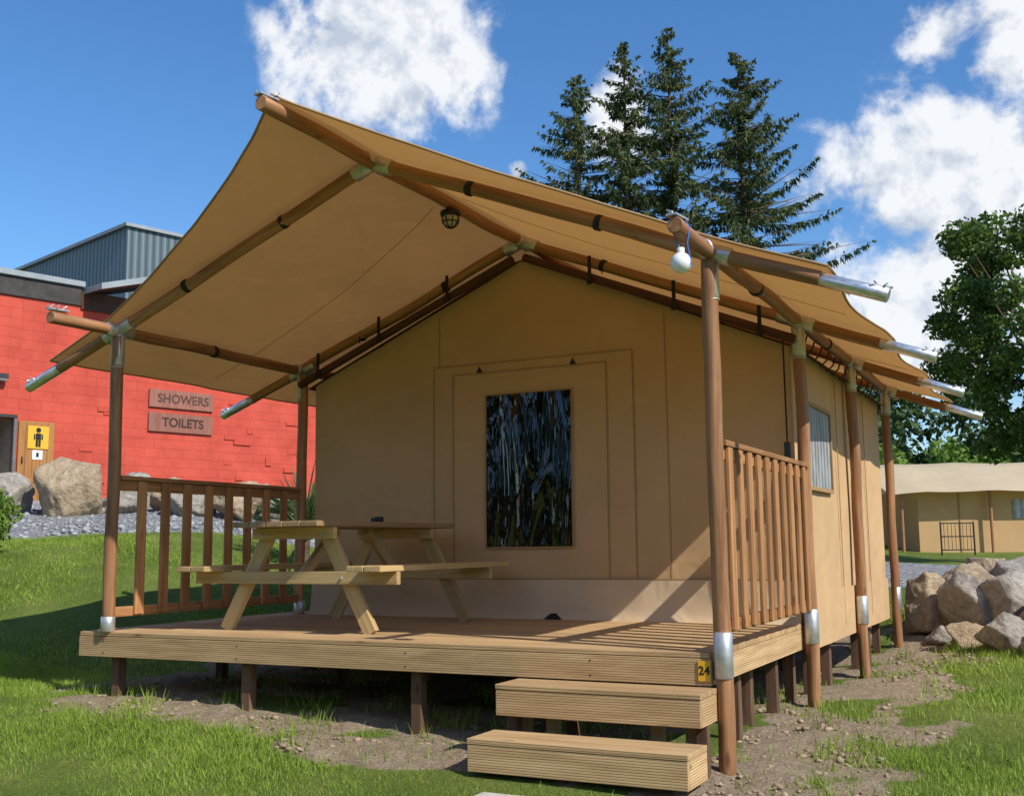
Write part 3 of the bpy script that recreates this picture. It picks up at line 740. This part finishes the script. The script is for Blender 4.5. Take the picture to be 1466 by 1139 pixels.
wl=empty('wall_lamp',bp_(-.9,.1,4.2));bbox('lamp_body',-1.0,-.75,-.2,0,4.25,4.35,M_dark,wl);bbox('lamp_lens',-.98,-.77,-.19,-.02,4.18,4.25,M_frame,wl)
# ------------------------------------------------------------------ neighbouring tent
F_=Vector((-.4525,.8918,0));R_=Vector((.8918,.4525,0));T0=Vector((-2.73,31.3,.1))
nb=empty('canvas_tent',T0)
def tp(a,d,z): return T0+R_*a+F_*d+Vector((0,0,z))
def quadm(name,pts,mat,par,n=12):
    G=np.zeros((n,n,3));p=[np.array(q) for q in pts]
    for i,a in enumerate(np.linspace(0,1,n)):
        for j,c_ in enumerate(np.linspace(0,1,n)):
            G[i,j]=(1-a)*(1-c_)*p[0]+a*(1-c_)*p[1]+a*c_*p[2]+(1-a)*c_*p[3]
    return grid(name,G,mat,par)
M_wall2=plain('neighbour_wall_canvas',(.50,.32,.16),.8,.2,.08,1.5)
quadm('front_wall',[tp(0,0,0),tp(9,0,0),tp(9,0,2.1),tp(0,0,2.1)],M_wall2,nb)
quadm('end_wall',[tp(0,0,0),tp(0,4.4,0),tp(0,4.4,2.1),tp(0,0,2.1)],M_wall2,nb)
quadm('back_wall',[tp(0,4.4,0),tp(9,4.4,0),tp(9,4.4,2.1),tp(0,4.4,2.1)],M_wall2,nb)
G=np.zeros((30,13,3))
for i,a in enumerate(np.linspace(-1.1,10,30)):
    for j,d in enumerate(np.linspace(-.7,5.1,13)):
        droop=max(0,(-a))*.12
        z=3.1-abs(d-2.2)*.37-droop
        z-=.05*math.sin(math.pi*((a+.6)%2.75)/2.75)*(1 if a>-.6 else 0)
        G[i,j]=tp(a,d,z)
grid('roof_canvas',G,M_roof2,nb)
for a in (-.6,2.2,4.9,7.6):
    pole('post',tp(a,-.25,-.1),tp(a,-.25,2.1),.05,M_post,nb)
for a in (1.3,4.3,6): box('wall_seam',tp(a,-.02,.0),tp(a,-.02,2.0),.03,.02,M_seam,nb,up=(0,1,0),bev=0)
quadm('side_window',[tp(3,-.03,1.15),tp(4.0,-.03,1.15),tp(4.0,-.03,1.75),tp(3,-.03,1.75)],M_mesh,nb,3)
gate=empty('metal_gate',tp(0,-1.5,0))
a0=.1
for q in (0,1.0): pole('gate_post',tp(a0+q,-1.5,-.2),tp(a0+q,-1.5,1.05),.025,M_black,gate,segs=8)
for z in (.2,.6,1.0): pole('gate_bar',tp(a0,-1.5,z),tp(a0+1.0,-1.5,z),.018,M_black,gate,segs=8)
for q in np.linspace(.1,.9,8): pole('gate_rod',tp(a0+q,-1.5,.2),tp(a0+q,-1.5,1.0),.008,M_black,gate,segs=6)
# ------------------------------------------------------------------ vegetation
M_bark=plain('bark',(.15,.105,.075),.95,.1,.5,12,.02)
M_spruce=leafmat('spruce_needles',(.033,.058,.021),(.072,.105,.034),(.18,.19,.07),.22,.7,3)
def spruce(x,y,ztop,rad,seed,base=None):
    rs=np.random.default_rng(seed);zb=g1(x,y)-.3;H=ztop-zb
    tr=pole('trunk',(x,y,zb),(x,y,ztop-.3),.26,M_bark,None,segs=10,r2=.02)
    e=empty('spruce_tree',(x,y,zb));tr.parent=e;tr.matrix_parent_inverse=Matrix.Translation(-Vector(e.location))
    tri=[];z=zb+H*.22;br=[]
    while z<ztop-.05:
        t=(ztop-z)/(H*.8)
        R=rad*min(1,t*1.75)**.72*rs.uniform(.7,1.12)+.10
        nb_=rs.integers(4,7)
        for k in range(nb_):
            a=rs.uniform(0,2*math.pi);L=R*rs.uniform(.5,1.15)
            if rs.random()<.1: continue
            el=.35-.80*min(1,t*1.6)+rs.uniform(-.12,.12)
            dh=np.array([math.cos(a),math.sin(a),0.]);side=np.array([-dh[1],dh[0],0.])
            m_=max(3,int(L/.125))
            s=(np.arange(m_)+rs.random(m_))/m_
            curve=lambda s:(el*s+.42*s*s*min(1,t*2))*L
            o=np.array([x,y,z+rs.uniform(-.1,.1)])
            pts=o+dh*(s*L)[:,None]+np.array([0,0,1.])*curve(s)[:,None]
            pe=o+dh*L+np.array([0,0,1.])*curve(1.)
            br.append((o,pe,.014+.01*L))
            ln=(.11+.30*np.sin(np.pi*np.clip(s*.8+.12,0,1)))*min(1,.35+L/2.5)
            for sd in (-1,1,0,0):
                for rep in range(2):
                    jit=rs.normal(0,.3,(m_,3))
                    dirv=(side*sd)*.7+dh*.4+np.array([0,0,-.5 if sd else -1.0])+jit
                    dirv/=np.linalg.norm(dirv,axis=1)[:,None]
                    tip=pts+dirv*(ln*rs.uniform(.6,1.25,m_))[:,None]
                    w=np.cross(dirv,rs.normal(0,1,(m_,3)));w/=np.linalg.norm(w,axis=1)[:,None]+1e-6;w*=rs.uniform(.02,.044,m_)[:,None]
                    mid=(pts+tip)/2
                    tri.append(np.stack([pts,mid+w,tip,mid-w],1))
        z+=rs.uniform(.23,.43)*(.5+.62*min(1,t*2))
    T=np.concatenate(tri);mesh_np('foliage',T.reshape(-1,3),np.arange(len(T)*4).reshape(-1,4),M_spruce,e)
    V=[];F=[]
    for o,p,r in br:
        d=p-o;d=d/np.linalg.norm(d);u_=np.cross(d,[0,0,1.]);u_/=np.linalg.norm(u_)+1e-6;v_=np.cross(d,u_)
        i=len(V)
        for k in range(3):
            a=k*2.094;V.append(o+(u_*math.cos(a)+v_*math.sin(a))*r)
        V.append(p)
        F+=[(i,i+1,i+3),(i+1,i+2,i+3),(i+2,i,i+3)]
    mesh_np('limbs',np.array(V),np.array(F),M_bark,e)
spruce(-14.1,31.2,18.5,3.0,1);spruce(-12.5,32.0,19.7,2.7,2);spruce(-10.95,32.7,20.2,3.0,3);spruce(-8.55,33.8,19.2,3.6,4)
def leafcloud(centers,radii,n,size,rs,flat=.8):
    c=np.array(centers);r=np.array(radii);k=rs.choice(len(c),n,p=r**2/(r**2).sum())
    d=rs.normal(size=(n,3));d/=np.linalg.norm(d,axis=1)[:,None]
    p=c[k]+d*(r[k]*rs.uniform(.3,1.12,n)**.7)[:,None]*np.array([1,1,flat])
    a=rs.normal(size=(n,3));a/=np.linalg.norm(a,axis=1)[:,None];b_=np.cross(a,rs.normal(size=(n,3)));b_/=np.linalg.norm(b_,axis=1)[:,None]
    s=size*rs.uniform(.6,1.4,n)[:,None]
    return np.stack([p-a*s,p+b_*s*.55,p+a*s,p-b_*s*.55],1)
def broadleaf(name,x,y,zb,zc,R,Hh,n,size,mat,seed,clumps=60,trunk=.16,cr=(.35,.7)):
    rs=np.random.default_rng(seed);e=empty(name,(x,y,zb))
    cs=[];rd=[]
    if trunk: 
        pole('trunk',(x,y,zb-.2),(x,y,zc+Hh*.3),trunk,M_bark,e,segs=10,r2=trunk*.3,wob=.05)
    for k in range(clumps):
        d=rs.normal(size=3);d/=np.linalg.norm(d);q=rs.uniform(.3,1.1)**.5
        c=np.array([x+d[0]*R*q,y+d[1]*R*q,zc+d[2]*Hh*q]);cs.append(c);rd.append(rs.uniform(*cr))
        if trunk and k%2==0:
            st=Vector((x,y,zc-Hh*.6+rs.uniform(0,Hh*.8)));pole('limb',st,Vector(c),.04,M_bark,e,segs=6,r2=.012)
    T=leafcloud(cs,rd,n,size,rs);mesh_np('foliage',T.reshape(-1,3),np.arange(len(T)*4).reshape(-1,4),mat,e);return e
M_leaf=leafmat('broad_leaves',(.03,.065,.013),(.08,.15,.027),(.20,.29,.06),.38,.8,6)
M_leafl=leafmat('light_leaves',(.08,.14,.02),(.18,.29,.045),(.30,.42,.09),.35,.6,4)
M_leafd=leafmat('forest_leaves',(.02,.045,.013),(.05,.09,.024),(.10,.15,.04),.2,.1,.7)
broadleaf('broadleaf_tree',1.35,21.0,.1,5.2,2.55,2.75,36000,.065,M_leaf,5,110,.18,(.22,.6))
rs=np.random.default_rng(77)
cs=[];rd=[]
for k in range(60):
    cs.append((rs.uniform(-9,10),rs.uniform(44,52),rs.uniform(.5,4.3)));rd.append(rs.uniform(.8,1.6))
T=leafcloud(cs,rd,45000,.13,rs);mesh_np('bushes',T.reshape(-1,3),np.arange(len(T)*4).reshape(-1,4),M_leafl)
cs=[];rd=[]
for k in range(420):
    xx=rs.uniform(-60,70);top_=7+6*sstep(-25,-5,xx)+2.5*math.sin(xx*.35)+1.5*math.sin(xx*.9)
    cs.append((xx,rs.uniform(75,95),rs.uniform(1,top_)));rd.append(rs.uniform(1.3,2.6))
T=leafcloud(cs,rd,90000,.32,rs);mesh_np('distant_trees',T.reshape(-1,3),np.arange(len(T)*4).reshape(-1,4),M_leafd)
# trees on the other side of the lawn (unseen, added for the clear window to reflect)
cs=[];rd=[]
for k in range(200):
    xx=rs.uniform(-60,45);cs.append((xx,rs.uniform(-42,-30),rs.uniform(.5,9+2.5*math.sin(xx*.4))));rd.append(rs.uniform(1.5,3))
T=leafcloud(cs,rd,26000,.55,rs);mesh_np('distant_trees',T.reshape(-1,3),np.arange(len(T)*4).reshape(-1,4),M_leafd)
hx=np.linspace(-260,320,180);hy=np.linspace(110,420,100);HX,HY=np.meshgrid(hx,hy,indexing='ij')
prof=np.interp(HX,[-260,-120,-40,0,60,200,320],[6,10,14,22,34,50,60])
HZ=prof*sstep(110,230,HY)*(1-.4*sstep(330,420,HY))+vnoise(HX,HY,.09,3)*3.0+vnoise(HX,HY,.25,5)*1.6-1.0
grid('wooded_hill',np.stack([HX,HY,HZ],-1),plain('forest_canopy',(.045,.085,.035),.95,.05,.6,.25))
M_yuc=leafmat('yucca_leaf',(.07,.12,.04),(.14,.21,.08),(.25,.32,.12),.2,3,10)
yx,yy_=-6.95,5.5
yz=g1(yx,yy_)
yu=empty('yucca_plant',(yx,yy_,yz));Vv=[];Ff=[]
rs=np.random.default_rng(5)
for k in range(120):
    a=rs.uniform(0,6.28);el=rs.uniform(.05,1.4);L=rs.uniform(.5,.95);i=len(Vv)
    d=np.array([math.cos(a)*math.cos(el),math.sin(a)*math.cos(el),math.sin(el)]);sd=np.array([-math.sin(a),math.cos(a),0])
    o=np.array([yx,yy_,yz+rs.uniform(.35,.7)])
    Vv+=[o-sd*.012,o+sd*.012,o+d*L*.6+sd*.022,o+d*L-np.array([0,0,.05]),o+d*L*.6-sd*.022];Ff.append((i,i+1,i+2,i+3,i+4))
mesh_np('leaves',Vv,Ff,M_yuc,yu);pole('stem',(yx,yy_,yz-.1),(yx,yy_,yz+.7),.06,M_bark,yu,segs=10)
broadleaf('garden_shrub',-9.15,2.25,.5,.85,.55,.42,9000,.035,M_leafl,9,24,0,(.12,.28))

# ------------------------------------------------------------------ light & sky
AZ=math.radians(-18);EL=math.radians(42)
sd=Vector((math.cos(AZ)*math.cos(EL),math.sin(AZ)*math.cos(EL),math.sin(EL)))
sl=bpy.data.lights.new('sun','SUN');sl.energy=5.0;sl.angle=math.radians(.5);sl.color=(1,.95,.86)
so=bpy.data.objects.new('sun',sl);coll.objects.link(so);so.rotation_euler=sd.to_track_quat('Z','Y').to_euler();so.location=(10,-5,12)
w=bpy.data.worlds.new('World');scene.world=w;w.use_nodes=True;nt=w.node_tree;nt.nodes.clear()
out=N(nt,'ShaderNodeOutputWorld');bg=N(nt,'ShaderNodeBackground');sky=N(nt,'ShaderNodeTexSky',sky_type='NISHITA')
sky.sun_disc=False;sky.sun_elevation=EL;sky.sun_rotation=math.atan2(sd.x,sd.y);sky.altitude=100;sky.air_density=1.1;sky.dust_density=.4;sky.ozone_density=3.5
hs=N(nt,'ShaderNodeHueSaturation');hs.inputs['Saturation'].default_value=1.2;nt.links.new(sky.outputs[0],hs.inputs['Color'])
tint=mixc(nt,1.0,hs.outputs[0],(.92,1.0,1.10),'MULTIPLY')
nt.links.new(tint,bg.inputs[0]);bg.inputs[1].default_value=.147
tc=N(nt,'ShaderNodeTexCoord')
blobs=[((-.50,.75,.425),.075),((-.475,.775,.425),.07),((-.54,.735,.425),.06),((-.49,.765,.395),.05),((-.52,.73,.45),.07),((-.11,.95,.29),.09),((-.05,.955,.29),.085),((-.11,.97,.215),.10),((-.02,.96,.27),.095),((-.02,.965,.2),.11),
 ((-.0,.92,.39),.06),((-.07,.91,.41),.032),((-.42,.845,.33),.010),((-.33,.87,.375),.045),
 ((.6,-.6,.5),.3),((-.3,-.8,.45),.3),((-.9,-.2,.4),.2)]  # unseen clouds outside the view, added for reflections
acc=None
for c_,r in blobs:
    cv_=Vector(c_).normalized()
    d=N(nt,'ShaderNodeVectorMath',operation='DISTANCE');nt.links.new(tc.outputs['Generated'],d.inputs[0]);d.inputs[1].default_value=cv_
    mr=N(nt,'ShaderNodeMapRange');mr.inputs[1].default_value=0;mr.inputs[2].default_value=r*1.35;mr.inputs[3].default_value=1;mr.inputs[4].default_value=0
    nt.links.new(d.outputs['Value'],mr.inputs[0])
    acc=mr.outputs[0] if acc is None else math_(nt,'MAXIMUM',acc,mr.outputs[0])
nz=noise(nt,tc.outputs['Generated'],13,9,.6,.15)
dens=math_(nt,'ADD',acc,math_(nt,'MULTIPLY',math_(nt,'SUBTRACT',nz,.5),2.4))
mr=N(nt,'ShaderNodeMapRange',interpolation_type='SMOOTHSTEP');mr.inputs[1].default_value=.20;mr.inputs[2].default_value=.68;nt.links.new(dens,mr.inputs[0])
edge=N(nt,'ShaderNodeMapRange',interpolation_type='SMOOTHSTEP');edge.inputs[1].default_value=0;edge.inputs[2].default_value=.25;nt.links.new(acc,edge.inputs[0])
fac=math_(nt,'MULTIPLY',math_(nt,'MULTIPLY',mr.outputs[0],edge.outputs[0]),.97)
mp=N(nt,'ShaderNodeMapping');mp.inputs['Location'].default_value=(.014,-.01,.016);nt.links.new(tc.outputs['Generated'],mp.inputs[0])
nz3=noise(nt,mp.outputs[0],13,5,.6,.15)
cc=ramp(nt,math_(nt,'MULTIPLY_ADD',math_(nt,'SUBTRACT',nz,nz3),2.6,.55),[(.2,(.55,.62,.74)),(.6,(.94,.96,.99))])  # cloud self-shading painted into the colour from the offset noise
bg2=N(nt,'ShaderNodeBackground');nt.links.new(cc,bg2.inputs[0]);bg2.inputs[1].default_value=1.0
mx=N(nt,'ShaderNodeMixShader');nt.links.new(fac,mx.inputs[0]);nt.links.new(bg.outputs[0],mx.inputs[1]);nt.links.new(bg2.outputs[0],mx.inputs[2]);nt.links.new(mx.outputs[0],out.inputs[0])
# ------------------------------------------------------------------ camera
f,cx,cy,cz,yaw,pitch,roll=1574.1,1.6843,-5.7263,.5675,.4696,.1336,-.0113
fw=Vector((-math.sin(yaw)*math.cos(pitch),math.cos(yaw)*math.cos(pitch),math.sin(pitch)))
r_=Vector((math.cos(yaw),math.sin(yaw),0));u_=r_.cross(fw)
rr=r_*math.cos(roll)+u_*math.sin(roll);uu=-r_*math.sin(roll)+u_*math.cos(roll)
cam=bpy.data.cameras.new('camera');cam.sensor_fit='HORIZONTAL';cam.sensor_width=36;cam.lens=36*f/1466;cam.clip_start=.05;cam.clip_end=5000
co=bpy.data.objects.new('camera',cam);coll.objects.link(co)
M=Matrix((rr,uu,-fw)).transposed().to_4x4();M.translation=(cx,cy,cz);co.matrix_world=M
scene.camera=co
